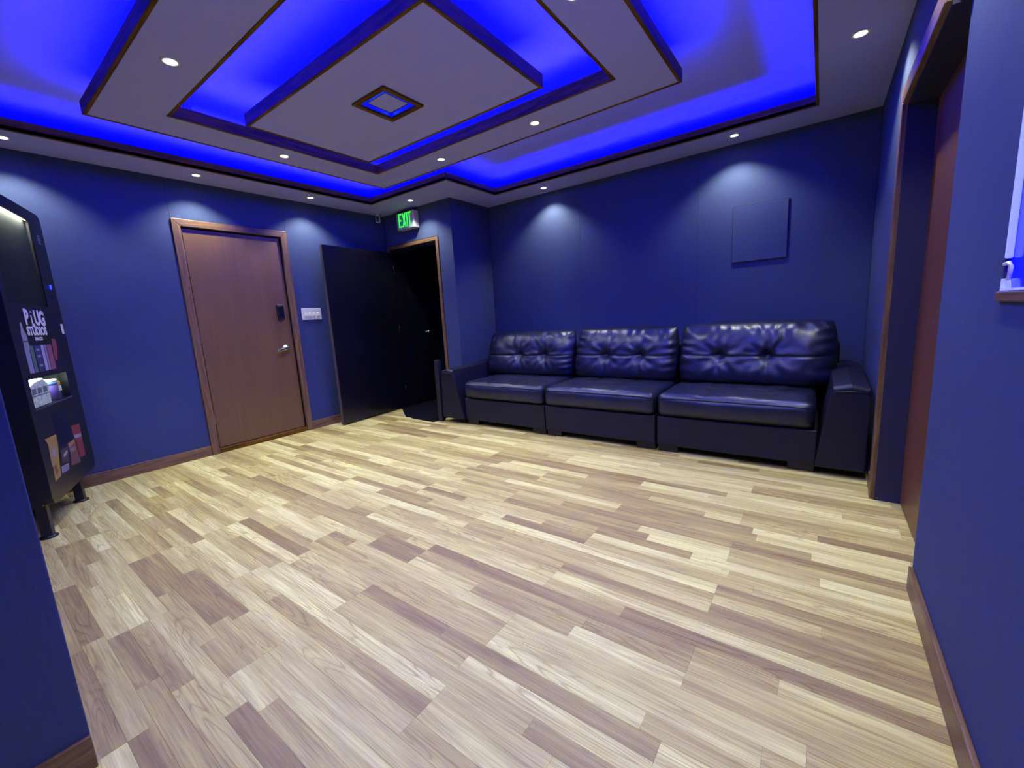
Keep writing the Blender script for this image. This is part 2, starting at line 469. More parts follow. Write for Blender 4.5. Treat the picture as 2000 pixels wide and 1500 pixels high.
def bulk_planks(name, ps):
    vs_, fs, cols = [], [], []
    for p in ps:
        i = len(vs_)
        x0, x1, y0, y1 = p[0] + G, p[1] - G, p[2] + G, p[3] - G
        vs_ += [(x0, y0, -.004), (x1, y0, -.004), (x1, y1, -.004), (x0, y1, -.004), (x0, y0, 0), (x1, y0, 0), (x1, y1, 0), (x0, y1, 0)]
        fs += [(i + 4, i + 5, i + 6, i + 7), (i, i + 1, i + 5, i + 4), (i + 1, i + 2, i + 6, i + 5), (i + 2, i + 3, i + 7, i + 6), (i + 3, i, i + 4, i + 7)]
        cols += [(p[4], p[5], p[6], 1)] * 20
    me = bpy.data.meshes.new(name); me.from_pydata(vs_, [], fs)
    ca = me.color_attributes.new('pc', 'FLOAT_COLOR', 'CORNER')
    for d, c in zip(ca.data, cols): d.color = c
    o = link(name, me, 'plank', floor); o['kind'] = 'stuff'
bulk_planks('distant_planks', pieces[298:])

# ------------------------------------------------------------------ baseboards
def baseboard(name, x0, x1, y0, y1, ax, label, h=.095):
    o = box(name, x0, x1, y0, y1, 0, h, 'trim_' + ax, None, bevel=.003)
    tag(o, label, 'baseboard', kind='structure'); return o
BT = .014
baseboard('baseboard_left', XA, XA + BT, .05, DY0 - .002, 'y', 'brown baseboard from vending machine to wooden door')
baseboard('baseboard_left_far', XA, XA + BT, DY1 + .002, YE - .04, 'y', 'short brown baseboard between wooden door and black door')
baseboard('baseboard_right_near', XN - BT, XN, YK + .02, RY0 - .01, 'y', 'brown baseboard along the near right wall')
baseboard('baseboard_right_far', XC - BT, XC, RY1 + .08, 3.16, 'y', 'stub of brown baseboard beside the sofa arm')
baseboard('baseboard_partition', XD, XD + BT, YK + .02, YD, 'y', 'brown baseboard of the near left partition')

# ------------------------------------------------------------------ ceiling
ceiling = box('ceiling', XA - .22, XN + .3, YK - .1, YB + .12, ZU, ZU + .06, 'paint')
tag(ceiling, 'stepped white ceiling washed with blue cove light, partly tinted into the paint', 'ceiling', kind='structure')
TX0, TX1, TY0, TY1, TN0, TY2 = -4.186, -.10, .10, 3.15, -2.99, 3.92
ST = ZC + .022
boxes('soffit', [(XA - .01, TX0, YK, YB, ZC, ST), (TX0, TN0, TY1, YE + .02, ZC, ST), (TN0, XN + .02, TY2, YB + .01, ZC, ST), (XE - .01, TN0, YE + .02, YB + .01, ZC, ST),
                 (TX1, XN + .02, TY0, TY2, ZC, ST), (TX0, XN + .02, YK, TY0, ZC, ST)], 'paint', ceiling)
FH, FT = .068, .019
def fascia_rect(parent, x0, x1, y0, y1, zb, zt):
    """four boards lying outside the rectangle of the board faces"""
    box('fascia_board', x0 - FT, x0, y0 - FT, y1 + FT, zb, zt, 'fascia_y', parent, bevel=.0015, seg=1)
    box('fascia_board', x1, x1 + FT, y0 - FT, y1 + FT, zb, zt, 'fascia_y', parent, bevel=.0015, seg=1)
    box('fascia_board', x0, x1, y0 - FT, y0, zb, zt, 'fascia_x', parent, bevel=.0015, seg=1)
    box('fascia_board', x0, x1, y1, y1 + FT, zb, zt, 'fascia_x', parent, bevel=.0015, seg=1)
def fb(x0, x1, y0, y1, ax): box('fascia_board', x0, x1, y0, y1, ZC - .004, ZC + FH, 'fascia_' + ax, ceiling, bevel=.0015, seg=1)
fb(TX0 - FT, TX0, TY0 - FT, TY1 + FT, 'y'); fb(TX0, TN0, TY1, TY1 + FT, 'x'); fb(TN0 - FT, TN0, TY1 + FT, TY2 + FT, 'y')
fb(TN0, TX1, TY2, TY2 + FT, 'x'); fb(TX1, TX1 + FT, TY0 - FT, TY2 + FT, 'y'); fb(TX0, TX1, TY0 - FT, TY0, 'x')
# floating ring
ZR = 2.446
RX0, RX1, RY_0, RY_1 = -3.53, -.75, .735, 2.835
IX0, IX1, IY0, IY1 = -3.245, -1.02, 1.035, 2.55
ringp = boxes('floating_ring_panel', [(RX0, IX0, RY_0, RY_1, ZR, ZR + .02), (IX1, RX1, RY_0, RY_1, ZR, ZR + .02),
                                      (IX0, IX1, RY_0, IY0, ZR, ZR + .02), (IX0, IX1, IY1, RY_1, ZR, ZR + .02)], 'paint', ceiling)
fascia_rect(ringp, RX0, RX1, RY_0, RY_1, ZR - .003, ZR + .07)
def inner_fascia(parent, x0, x1, y0, y1, zb, zt):
    box('fascia_board', x0, x0 + FT, y0, y1, zb, zt, 'fascia_y', parent, bevel=.0015, seg=1)
    box('fascia_board', x1 - FT, x1, y0, y1, zb, zt, 'fascia_y', parent, bevel=.0015, seg=1)
    box('fascia_board', x0 + FT, x1 - FT, y0, y0 + FT, zb, zt, 'fascia_x', parent, bevel=.0015, seg=1)
    box('fascia_board', x0 + FT, x1 - FT, y1 - FT, y1, zb, zt, 'fascia_x', parent, bevel=.0015, seg=1)
inner_fascia(ringp, IX0, IX1, IY0, IY1, ZR - .003, ZR + .07)
# floating centre panel with a square cut-out for the light box
ZP = 2.40
CX0, CX1, CY0, CY1 = -2.935, -1.35, 1.37, 2.235
LX0, LX1, LY0, LY1 = -2.222, -1.988, 1.663, 1.897
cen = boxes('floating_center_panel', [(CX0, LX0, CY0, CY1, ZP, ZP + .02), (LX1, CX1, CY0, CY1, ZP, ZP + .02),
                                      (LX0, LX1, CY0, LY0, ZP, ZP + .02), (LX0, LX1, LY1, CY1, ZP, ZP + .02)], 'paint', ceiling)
fascia_rect(cen, CX0, CX1, CY0, CY1, ZP - .003, ZP + .07)
# hangers holding the floating panels
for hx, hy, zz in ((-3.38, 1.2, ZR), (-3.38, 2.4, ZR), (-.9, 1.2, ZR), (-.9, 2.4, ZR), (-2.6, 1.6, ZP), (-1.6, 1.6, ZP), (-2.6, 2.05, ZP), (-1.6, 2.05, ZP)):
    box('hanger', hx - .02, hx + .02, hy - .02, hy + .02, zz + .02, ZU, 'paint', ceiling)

# blue LED strips lying on the ledges: a glowing strip and its light, both shining upwards
def led(x0, x1, y0, y1, z, gain=1.0):
    cx, cy = (x0 + x1) / 2, (y0 + y1) / 2
    if x1 - x0 > y1 - y0: s = box('led_strip', x0, x1, cy - .006, cy + .006, z, z + .004, 'ledblue', ceiling); L = x1 - x0; sx, sy = L, .012
    else: s = box('led_strip', cx - .006, cx + .006, y0, y1, z, z + .004, 'ledblue', ceiling); L = y1 - y0; sx, sy = .012, L
    area_light('led_glow', (cx, cy, z + .008), sx, sy, (math.pi, 0, 0), LED_W * L * gain, LED_COL, s)
d = .010; zt = ZC + FH - .014
led(TX0 - FT - d, TX0 - FT - d, TY0, TY1, zt, .55); led(TX0, TN0, TY1 + FT + d, TY1 + FT + d, zt)
led(TN0 - FT - d, TN0 - FT - d, TY1 + .15, TY2, zt); led(TN0, TX1, TY2 + FT + d, TY2 + FT + d, zt, 1.9)
led(TX1 + FT + d, TX1 + FT + d, TY0, TY2, zt, 1.9); led(TX0, TX1, TY0 - FT - d, TY0 - FT - d, zt)
zr = ZR + .07 - .014
led(RX0 + d, RX0 + d, RY_0 + .1, RY_1 - .1, zr, .65); led(RX1 - d, RX1 - d, RY_0 + .1, RY_1 - .1, zr)
led(RX0 + .1, RX1 - .1, RY_0 + d, RY_0 + d, zr)
led(IX0 - d, IX0 - d, IY0, IY1, zr); led(IX1 + d, IX1 + d, IY0, IY1, zr)
led(IX0, IX1, IY0 - d, IY0 - d, zr); led(IX0, IX1, IY1 + d, IY1 + d, zr)
zp = ZP + .07 - .014
led(CX0 + d, CX0 + d, CY0 + .1, CY1 - .1, zp, .8); led(CX1 - d, CX1 - d, CY0 + .1, CY1 - .1, zp)
led(CX0 + .1, CX1 - .1, CY0 + d, CY0 + d, zp); led(CX0 + .1, CX1 - .1, CY1 - d, CY1 - d, zp)

# ------------------------------------------------------------------ downlights
def downlight(x, y, z, label, spot=True):
    t = world_thing('downlight', (x, y, z))
    lathe('trim_ring', [(.026, -.001), (.030, -.0045), (.037, -.004), (.040, 0.0), (.026, 0.0), (.026, -.001)], 'white', t, at=(x, y, z))
    lathe('lens', [(0, -.0035), (.018, -.0030), (.026, -.001)], 'lens', t, at=(x, y, z))
    tag(t, label, 'downlight', 'recessed ceiling downlights')
    l = bpy.data.lights.new('beam', 'SPOT'); l.energy = SPOT_W; l.color = SPOT_COL
    l.spot_size = math.radians(116); l.spot_blend = 0.60; l.shadow_soft_size = .022
    o = bpy.data.objects.new('beam', l); COL.objects.link(o); o.parent = t; o.location = (0, 0, -.006)
    reset()
DL = [(-4.362, .464, ZC, 'downlight in the soffit nearest the vending machine at the left edge'),
      (-4.362, 1.532, ZC, 'downlight in the soffit above the brown wooden door'),
      (-4.366, 2.541, ZC, 'downlight in the soffit above the light switch and black door'),
      (-3.772, 3.370, ZC, 'downlight in the soffit beside the exit sign'),
      (-2.482, 4.123, ZC, 'downlight above the left end of the sofa'),
      (-.638, 4.085, ZC, 'downlight above the square access panel and the sofa'),
      (.096, 3.081, ZC, 'downlight in the right soffit near the red-brown door'),
      (.096, 1.93, ZC, 'right soffit downlight above the viewer, out of the picture'),
      (.096, .80, ZC, 'right soffit downlight behind the viewer'),
      (-2.60, .885, ZR, 'large near downlight in the left arm of the floating ring panel'),
      (-1.667, .885, ZR, 'near ring downlight outside the top of the picture'),
      (-3.385, 1.80, ZR, 'ring panel downlight on the side facing the wooden door'),
      (-2.60, 2.70, ZR, 'ring panel downlight on the side nearest the exit sign'),
      (-1.667, 2.688, ZR, 'ring panel downlight on the side facing the sofa'),
      (-.90, 1.80, ZR, 'ring panel downlight on the right side at the top edge'),
      (-.55, -1.6, ZC, 'unseen corridor downlight added far behind the viewer to light the near floor')]  # last downlight is unseen, added to brighten the near floor
for a in DL: downlight(*a)

# square blue light box in the centre panel
cx, cy = (LX0 + LX1) / 2, (LY0 + LY1) / 2
t = world_thing('square_ceiling_light', (cx, cy, ZP))
for (a, b, c, e, ax) in ((LX0 - .028, LX0, LY0 - .028, LY1 + .028, 'y'), (LX1, LX1 + .028, LY0 - .028, LY1 + .028, 'y'),
                         (LX0, LX1, LY0 - .028, LY0, 'x'), (LX0, LX1, LY1, LY1 + .028, 'x')):
    box('frame_board', a, b, c, e, ZP - .012, ZP - .0005, 'fascia_' + ax, t, bevel=.001, seg=1)
H = .055
for (a, b, c, e) in ((LX0 + .001, LX0 + .005, LY0 + .001, LY1 - .001), (LX1 - .005, LX1 - .001, LY0 + .001, LY1 - .001),
                     (LX0 + .005, LX1 - .005, LY0 + .001, LY0 + .005), (LX0 + .005, LX1 - .005, LY1 - .005, LY1 - .001)):
    box('box_side', a, b, c, e, ZP, ZP + H, 'rimblue', t)
box('back_plate', LX0 + .001, LX1 - .001, LY0 + .001, LY1 - .001, ZP + H, ZP + H + .004, 'rimblue', t)
rimw = .036
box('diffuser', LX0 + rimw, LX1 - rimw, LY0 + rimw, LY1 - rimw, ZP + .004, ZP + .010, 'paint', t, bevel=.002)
for (a, b, c, e) in ((LX0 + rimw - .006, LX0 + rimw - .001, LY0 + rimw, LY1 - rimw), (LX1 - rimw + .001, LX1 - rimw + .006, LY0 + rimw, LY1 - rimw),
                     (LX0 + rimw, LX1 - rimw, LY0 + rimw - .006, LY0 + rimw - .001), (LX0 + rimw, LX1 - rimw, LY1 - rimw + .001, LY1 - rimw + .006)):
    box('diffuser_rim', a, b, c, e, ZP + .002, ZP + .014, 'rimblue', t)
for i in range(14):
    for s in range(4):
        f = (i + .5) / 14
        if s < 2:
            x = LX0 + .03 + f * (LX1 - LX0 - .06); y = LY0 + .0065 if s == 0 else LY1 - .0065
            box('led_dot', x - .0035, x + .0035, y - .0012, y + .0012, ZP + .028, ZP + .040, 'ledwhiteblue', t)
        else:
            y = LY0 + .03 + f * (LY1 - LY0 - .06); x = LX0 + .0065 if s == 2 else LX1 - .0065
            box('led_dot', x - .0012, x + .0012, y - .0035, y + .0035, ZP + .028, ZP + .040, 'ledwhiteblue', t)
area_light('led_glow', (0, 0, .048), .2, .2, (0, 0, 0), .8, (0.0, 0.0, 1), t)
tag(t, 'square blue LED light box in the middle of the ceiling panel', 'ceiling light')
reset()

# ------------------------------------------------------------------ door 1: brown wooden door
t = world_thing('door_1', (XA, (DY0 + DY1) / 2, 0))
CW = .062
prism('casing', [(DY0, 0), (DY0 + CW, 0), (DY0 + CW, 2.143 - CW), (DY0, 2.143)], XA - .01, XA + .018, 'x', 'trim_z', t, bevel=.004)
prism('casing', [(DY1, 0), (DY1 - CW, 0), (DY1 - CW, 2.143 - CW), (DY1, 2.143)], XA - .01, XA + .018, 'x', 'trim_z', t, bevel=.004)
prism('casing', [(DY0, 2.143), (DY1, 2.143), (DY1 - CW, 2.143 - CW), (DY0 + CW, 2.143 - CW)], XA - .01, XA + .018, 'x', 'trim_y', t, bevel=.004)
SY0, SY1, SZ0, SZ1 = DY0 + CW + .012, DY1 - CW - .012, .05, 2.143 - CW - .012
boxes('jamb', [(XA - .18, XA - .012, DY0 + CW, DY0 + CW + .006, 0, SZ1 + .012), (XA - .18, XA - .012, DY1 - CW - .006, DY1 - CW, 0, SZ1 + .012),
               (XA - .18, XA - .012, DY0 + CW, DY1 - CW, SZ1 + .006, SZ1 + .012), (XA - .2, XA - .18, DY0 + CW, DY1 - CW, 0, SZ1)], 'blackplastic', t)
box('slab', XA - .055, XA - .012, SY0, SY1, SZ0, SZ1, 'door_wood', t, bevel=.003)
box('threshold', XA - .06, XA + .012, DY0 + CW, DY1 - CW, 0, .045, 'fascia_y', t, bevel=.006)
for z in (1.833, 1.097, .337):
    lathe('hinge', [(0, -.052), (.006, -.05), (.007, -.048), (.007, .048), (.006, .05), (0, .052)], 'brass', t, n=10, at=(XA - .008, SY0 - .005, z))
lk = box('keypad_lock', XA - .012, XA + .016, 2.137, 2.205, 1.238, 1.392, 'blackplastic', t, bevel=.008, seg=3)
box('lock_face', XA + .016, XA + .019, 2.143, 2.199, 1.262, 1.372, 'black_door', lk, bevel=.001, seg=1)
box('lock_cap', XA + .004, XA + .0165, 2.141, 2.201, 1.379, 1.388, 'brass', lk)
lv = lathe('lever_handle', [(0, .05), (.016, .05), (.016, .02), (.019, .018), (.033, .008), (.035, 0), (.035, -.002)], 'chrome', t, axis='x', at=(XA - .012, 2.180, .940))
prism('lever', [(2.180, .954), (2.196, .947), (2.198, .935), (2.186, .926), (2.075, .905), (2.066, .912), (2.068, .922), (2.10, .936)], XA + .026, XA + .042, 'x', 'chrome', lv, bevel=.004, smooth=False)
tag(t, 'brown wooden door with keypad lock and silver lever in the left wall', 'door', kind='structure')
reset()

# ------------------------------------------------------------------ exit doorway: casing, open black leaf, inner leaf, hallway
t = world_thing('trim_1', (EX1, YE, 0))
prism('casing', [(EX1, 0), (EX1 + .042, 0), (EX1 + .042, EZ + .05), (EX1, EZ + .01)], YE - .012, YE + .03, 'y', 'trim_z', t, bevel=.003)
prism('casing', [(EX0, 0), (EX0 - .042, 0), (EX0 - .042, EZ + .05), (EX0, EZ + .01)], YE - .012, YE + .03, 'y', 'trim_z', t, bevel=.003)
prism('casing', [(EX0 - .042, EZ + .05), (EX1 + .042, EZ + .05), (EX1, EZ + .01), (EX0, EZ + .01)], YE - .012, YE + .03, 'y', 'trim_x', t, bevel=.003)
boxes('jamb', [(EX0 - .001, EX0 + .012, YE + .02, YE + .17, 0, EZ + .012), (EX1 - .012, EX1 + .001, YE + .02, YE + .17, 0, EZ + .012), (EX0, EX1, YE + .02, YE + .17, EZ - .03, EZ + .012)], 'black_door', t)
tag(t, 'brown wooden casing around the dark exit doorway', 'door frame', kind='structure'); reset()

hinge = Vector((-4.498, 3.585, 0)); tip = Vector((-4.410, 2.595, 0)); dv = tip - hinge
ang = math.atan2(dv.y, dv.x); L = dv.length
t = local_thing('door_2', hinge, ang)
box('slab', 0, L, -.0, .044, .012, 2.012, 'black_door', t, bevel=.002)
box('edge_strip', L, L + .004, .004, .040, .012, 2.012, 'edge_tan', t)
for z in (1.80, 1.05, .25): lathe('hinge', [(0, -.05), (.007, -.048), (.007, .048), (0, .05)], 'blackplastic', t, n=10, at=(-.004, .05, z))
tag(t, 'wide black door swung open flat against the left wall', 'door', kind='structure'); reset()

t = local_thing('door_3', (-4.478, 3.79, 0), math.pi / 2 + .0)
box('slab', 0, .50, -.0, .04, .012, 2.005, 'black_door', t, bevel=.002)
box('edge_strip', .50, .503, .0, .006, .012, 2.005, 'charcoal', t)
kb = lathe('knob', [(0, -.06), (.016, -.058), (.024, -.046), (.022, -.034), (.010, -.026), (.010, -.006), (.024, -.005), (.026, 0)], 'chrome', t, axis='y', at=(.30, 0, .985))
tag(t, 'inner black door with small round knob inside the exit doorway', 'door', kind='structure'); reset()

hw = boxes('wall_hallway', [(-4.62, -4.53, 3.79, 5.25, -.05, 2.8), (-3.50, -3.42, 3.79, 5.25, -.05, 2.8), (-4.62, -3.42, 5.2, 5.3, -.05, 2.8), (-4.62, -3.42, 3.79, 5.25, 2.30, 2.4)], 'navy_paint')
tag(hw, 'dark hallway walls beyond the exit doorway', 'wall', kind='structure')
ff = box('floor_hallway', -4.53, -3.50, YE + .02, 5.2, -.003, .002, 'rubber'); tag(ff, 'black floor of the hallway beyond the exit', 'floor', kind='structure')

# black mat in front of the exit doorway
mp_ = [(-4.495, 3.60), (-4.45, 3.50), (-4.28, 3.38), (-4.12, 3.27), (-3.99, 3.185), (-3.93, 3.20), (-3.85, 3.165), (-3.74, 3.16), (-3.62, 3.155), (-3.475, 3.15), (-3.475, 3.605), (-3.68, 3.605), (-3.68, 3.64), (-4.495, 3.64)]
o = prism('door_mat', mp_, .0005, .007, 'z', 'rubber', bevel=.002, seg=1); tag(o, 'black mat on the floor in front of the exit doorway', 'mat')
o = prism('slim_box', [(-3.462, 3.215), (-3.40, 3.215), (-3.405, 3.275), (-3.462, 3.275)], 0.0, .695, 'z', 'charcoal', bevel=.006)
tag(o, 'slim charcoal box standing between the exit doorway and left sofa arm', 'box')

# ------------------------------------------------------------------ door 4: recessed red-brown door in the right wall
t = world_thing('door_4', (XC + .1, (RY0 + RY1) / 2, 0))
DX = XC + .108
box('slab', DX, DX + .04, RY0 + .01, RY1 - .012, .008, RZ - .02, 'door_red', t, bevel=.002)
boxes('jamb', [(XC + .001, XC + .245, RY1 - .011, RY1 + .002, 0, RZ), (XC + .046, XC + .245, RY0 - .002, RY0 + .009, 0, RZ), (XC + .001, XC + .245, RY0, RY1, RZ - .014, RZ + .003)], 'navy_paint', t)
prism('casing', [(RY1 - .004, 0), (RY1 + .072, 0), (RY1 + .072, RZ + .072), (RY1 - .004, RZ - .004)], XC - .019, XC + .01, 'x', 'trim_z', t, bevel=.004)
prism('casing', [(RY0, RZ + .072), (RY1 + .072, RZ + .072), (RY1 - .004, RZ - .004), (RY0, RZ - .004)], XC - .019, XC + .01, 'x', 'trim_y', t, bevel=.004)
tag(t, 'red-brown wooden door recessed in the right wall', 'door', kind='structure'); reset()

# ------------------------------------------------------------------ blue lit window in the near right wall
t = world_thing('window_1', (XN, (WY0 + WY1) / 2, WZ0))
FW = .008
for (a, b, c, e, ax) in ((WY0, WY0 + FW, WZ0, WZ1, 'z'), (WY1 - FW, WY1, WZ0, WZ1, 'z'), (WY0 + FW, WY1 - FW, WZ1 - FW, WZ1, 'y')):
    box('window_frame', XN - .003, XN + .10, a, b, c, e, 'navy_paint', t, bevel=.002, seg=1)
box('window_sill', XN - .010, XN + .10, WY0 - .006, WY1 + .006, WZ0 - .020, WZ0 + .002, 'trim_y', t, bevel=.003)
glass, nt, b = new_mat('blue_glass')
b.inputs['Base Color'].default_value = (0.02, 0.03, 0.5, 1); b.inputs['Roughness'].default_value = .12
b.inputs['Emission Color'].default_value = (0.0, 0.0, 1.0, 1); b.inputs['Emission Strength'].default_value = 4.5
box('pane', XN + .006, XN + .012, WY0 + FW, WY1 - FW, WZ0 + .004, WZ1 - FW, glass, t)
edge = emit('edge_lit_acrylic', (0.26, 0.30, 1.0), .9)
box('light_bar', XN - .007, XN + .005, WY1 - FW - .018, WY1 - FW - .007, WZ0 + .075, WZ1 - FW, edge, t, bevel=.003)
box('light_bar', XN - .006, XN + .005, WY0 + FW, WY1 - FW, WZ0 + .004, WZ0 + .009, edge, t)
cl = prism('clip', [(WY1 - FW - .03, WZ0 + .004), (WY1 - FW, WZ0 + .004), (WY1 - FW, WZ0 + .03), (WY1 - FW - .016, WZ0 + .028)], XN - .006, XN + .005, 'x', edge, t)
tube('hook', [(XN - .009, WY1 - FW - .022 - .004, WZ0 + .062), (XN - .009, WY1 - FW - .022 - .03, WZ0 + .064), (XN - .009, WY1 - FW - .022 - .045, WZ0 + .055), (XN - .009, WY1 - FW - .022 - .043, WZ0 + .036), (XN - .009, WY1 - FW - .022 - .034, WZ0 + .028)], .004, 'white', t)
tag(t, 'window glowing deep blue in the near right wall', 'window', kind='structure'); reset()

# ------------------------------------------------------------------ access panel on sofa wall
t = world_thing('access_panel', (-.46, YB, 1.72))
box('cover', -.664, -.256, YB - .012, YB - .0005, 1.487, 1.952, 'fabric', t, bevel=.003)
boxes('gap_shadow_backing', [(-.668, -.250, YB - .0075, YB - .0002, 1.482, 1.957)], 'stitch', t)  # dark sheet around the cover stands in for the gap shadow
tag(t, 'square fabric-covered access panel on the wall above the sofa', 'panel'); reset()

# ------------------------------------------------------------------ exit sign
SX0, SX1, SZ_0, SZ_1, SF = -4.225, -3.914, 2.235, 2.432, 3.525
t = world_thing('exit_sign', ((SX0 + SX1) / 2, YE, SZ_0))
box('housing', SX0, SX1, SF, YE - .001, SZ_0, SZ_1, 'graywhite', t, bevel=.010, seg=3)
lx0, lx1, lz0, lz1 = -4.180, -3.957, 2.262, 2.418
lw = (lx1 - lx0) / 4; st = .0155
def letter(nm, polys):
    bm = bmesh.new()
    for pl in polys:
        A = [bm.verts.new((x, SF - .003, z)) for x, z in pl]; B = [bm.verts.new((x, SF + .001, z)) for x, z in pl]
        bm.faces.new(A); bm.faces.new(B)
        for i in range(len(pl)): bm.faces.new((A[i], A[(i + 1) % len(pl)], B[(i + 1) % len(pl)], B[i]))
    return fin(nm, bm, 'green', t)
R4 = lambda a, b, c, e: [(a, c), (b, c), (b, e), (a, e)]
zm = (lz0 + lz1) / 2
letter('letter_e', [R4(lx0, lx0 + st, lz0, lz1), R4(lx0 + st, lx0 + .056, lz1 - st, lz1), R4(lx0 + st, lx0 + .050, zm - st / 2, zm + st / 2), R4(lx0 + st, lx0 + .058, lz0, lz0 + st)])
xx = lx0 + .066
letter('letter_x', [[(xx, lz0), (xx + .017, lz0), (xx + .064, lz1), (xx + .047, lz1)], [(xx + .047, lz0), (xx + .064, lz0), (xx + .017, lz1), (xx, lz1)]])
letter('letter_i', [R4(lx0 + .143, lx0 + .143 + st, lz0, lz1)])
letter('letter_t', [R4(lx0 + .169, lx1 + .003, lz1 - st, lz1), R4(lx0 + .188, lx0 + .188 + st, lz0, lz1 - st)])
tag(t, 'white exit sign with glowing green letters above the doorway', 'exit sign')
reset()

# ------------------------------------------------------------------ security camera in the corner
t = world_thing('security_camera', (-4.50, 3.47, ZC))
lathe('mount', [(0, -.016), (.008, -.016), (.010, -.008), (.024, -.004), (.026, 0), (0, 0)], 'white', t, at=(-4.50, 3.47, ZC), n=18)
r = math.radians(-48)
hd = box('camera_body', -.024, .024, -.02, .02, -.105, -.014, 'white', None, bevel=.008, seg=3)
OFFB = Matrix.Rotation(math.radians(40), 4, 'Z') @ Matrix.Translation(OFF)
hd.data.transform(OFFB); hd.parent = t
fp = box('camera_face', -.016, .016, -.0225, -.019, -.095, -.030, 'blackplastic', None, bevel=.003); fp.data.transform(OFFB); fp.parent = hd
lz = lathe('camera_lens', [(0, -.0255), (.005, -.025), (.007, -.022)], 'lens', None, axis='y', at=(0, 0, -.078), n=12); lz.data.transform(OFFB); lz.parent = hd
lz.data.materials.clear(); lz.data.materials.append(M['chrome'])
tag(t, 'small white security camera hanging in the corner left of the exit sign', 'camera'); reset()

# ------------------------------------------------------------------ light switch
t = world_thing('light_switch', (XA, 2.503, 1.285))
box('switch_plate', XA + .0003, XA + .007, 2.391, 2.616, 1.222, 1.348, 'white', t, bevel=.003)
for i in range(4):
    y = 2.503 + (i - 1.5) * .046
    sw = prism('switch_toggle', [(XA + .006, 1.258), (XA + .020, 1.262), (XA + .017, 1.292), (XA + .006, 1.300)], y - .013, y + .013, 'y', 'white', t, bevel=.0015, seg=1)
    box('name_strip', XA + .007, XA + .0078, y - .017, y + .017, 1.314, 1.322, 'white', t)
tag(t, 'white four-gang light switch between wooden door and black door', 'light switch'); reset()
# ------------------------------------------------------------------ sofa
def smooth_noise(x, y, z=0.0): return noise.noise(Vector((x, y, z)))

def grid_closed(nu, nv, front, back):
    """closed surface from two height fields sharing their border; front/back: f(a,b)->(x,y,z)"""
    bm = bmesh.new()
    F = [[bm.verts.new(front(-1 + 2 * i / nu, -1 + 2 * j / nv)) for j in range(nv + 1)] for i in range(nu + 1)]
    B = [[F[i][j] if i in (0, nu) or j in (0, nv) else bm.verts.new(back(-1 + 2 * i / nu, -1 + 2 * j / nv)) for j in range(nv + 1)] for i in range(nu + 1)]
    for i in range(nu):
        for j in range(nv):
            bm.faces.new((F[i][j], F[i + 1][j], F[i + 1][j + 1], F[i][j + 1]))
            try: bm.faces.new((B[i][j], B[i][j + 1], B[i + 1][j + 1], B[i + 1][j]))
            except ValueError: pass
    return bm

def back_cushion(x0, x1, zb, zt, yb, parent, seed, tx):
    W, Hh = (x1 - x0) / 2, (zt - zb) / 2
    cxx, czz = (x0 + x1) / 2, (zb + zt) / 2
    lean = math.radians(14)
    tufts = [((q - cxx) / W, -.02) for q in tx]
    def shape(a, b, T, front):
        # rounded outline: shrink corners a little
        sa = a * (1 - .035 * b ** 4 - .03 * (b > 0) * b ** 2 * abs(a) ** 6)
        sb = b * (1 - .05 * abs(a) ** 6)
        prof = max(0.0, (1 - abs(a) ** 5)) ** .5 * max(0.0, (1 - abs(b) ** 4)) ** .5
        t = T * prof * (1.08 - .16 * b)
        if front:
            dx, dz = a * W, b * Hh
            hs = math.exp(-((b + .02) / .030) ** 2)
            t -= .011 * hs * prof
            for ta, tb in tufts:
                t -= .006 * math.exp(-((a - ta) / .016) ** 2) * prof
                rx, rz = (a - ta) * W, (b - tb) * Hh
                r = math.hypot(rx, rz)
                t -= .045 * math.exp(-(r / .045) ** 2) + .014 * math.exp(-(r / .12) ** 2)
                th = math.atan2(rz, rx)
                t += .0042 * min(1, (r / .09) ** 2) * math.exp(-((r - .09) / .06) ** 2) * math.sin(th * 7 + seed + 3 * smooth_noise(th * 1.3, seed)) 
                t += .0016 * min(1, (r / .12) ** 2) * math.exp(-((r - .14) / .07) ** 2) * math.sin(th * 13 + seed * 2)
            # gathered leather along the top and the sides
            top = max(0, (b - .45) / .55)
            t += .010 * top * (1 - top * .3) * math.sin(dx * 62 + 5 * smooth_noise(dx * 5, seed, b * 2)) * prof ** .5
            t += .012 * top * smooth_noise(dx * 9, dz * 7, seed)
            side = max(0, (abs(a) - .72) / .28)
            t += .008 * side * math.sin(dz * 75 + 4 * smooth_noise(dz * 6, seed + a)) * prof ** .5
            t += .010 * smooth_noise(dx * 4.5, dz * 4.5, seed) * prof + .005 * smooth_noise(dx * 13, dz * 13, seed + 9) * prof
        x = cxx + sa * W
        z0 = sb * Hh
        y0 = -t if front else t * .55
        return (x, yb + z0 * math.sin(lean) + y0 * math.cos(lean), czz + z0 * math.cos(lean) - y0 * math.sin(lean) * -1 * 0.35)
    bm = grid_closed(96, 64, lambda a, b: shape(a, b, .135, True), lambda a, b: shape(a, b, .135, False))
    return fin('back_cushion', bm, 'leather', parent, True)

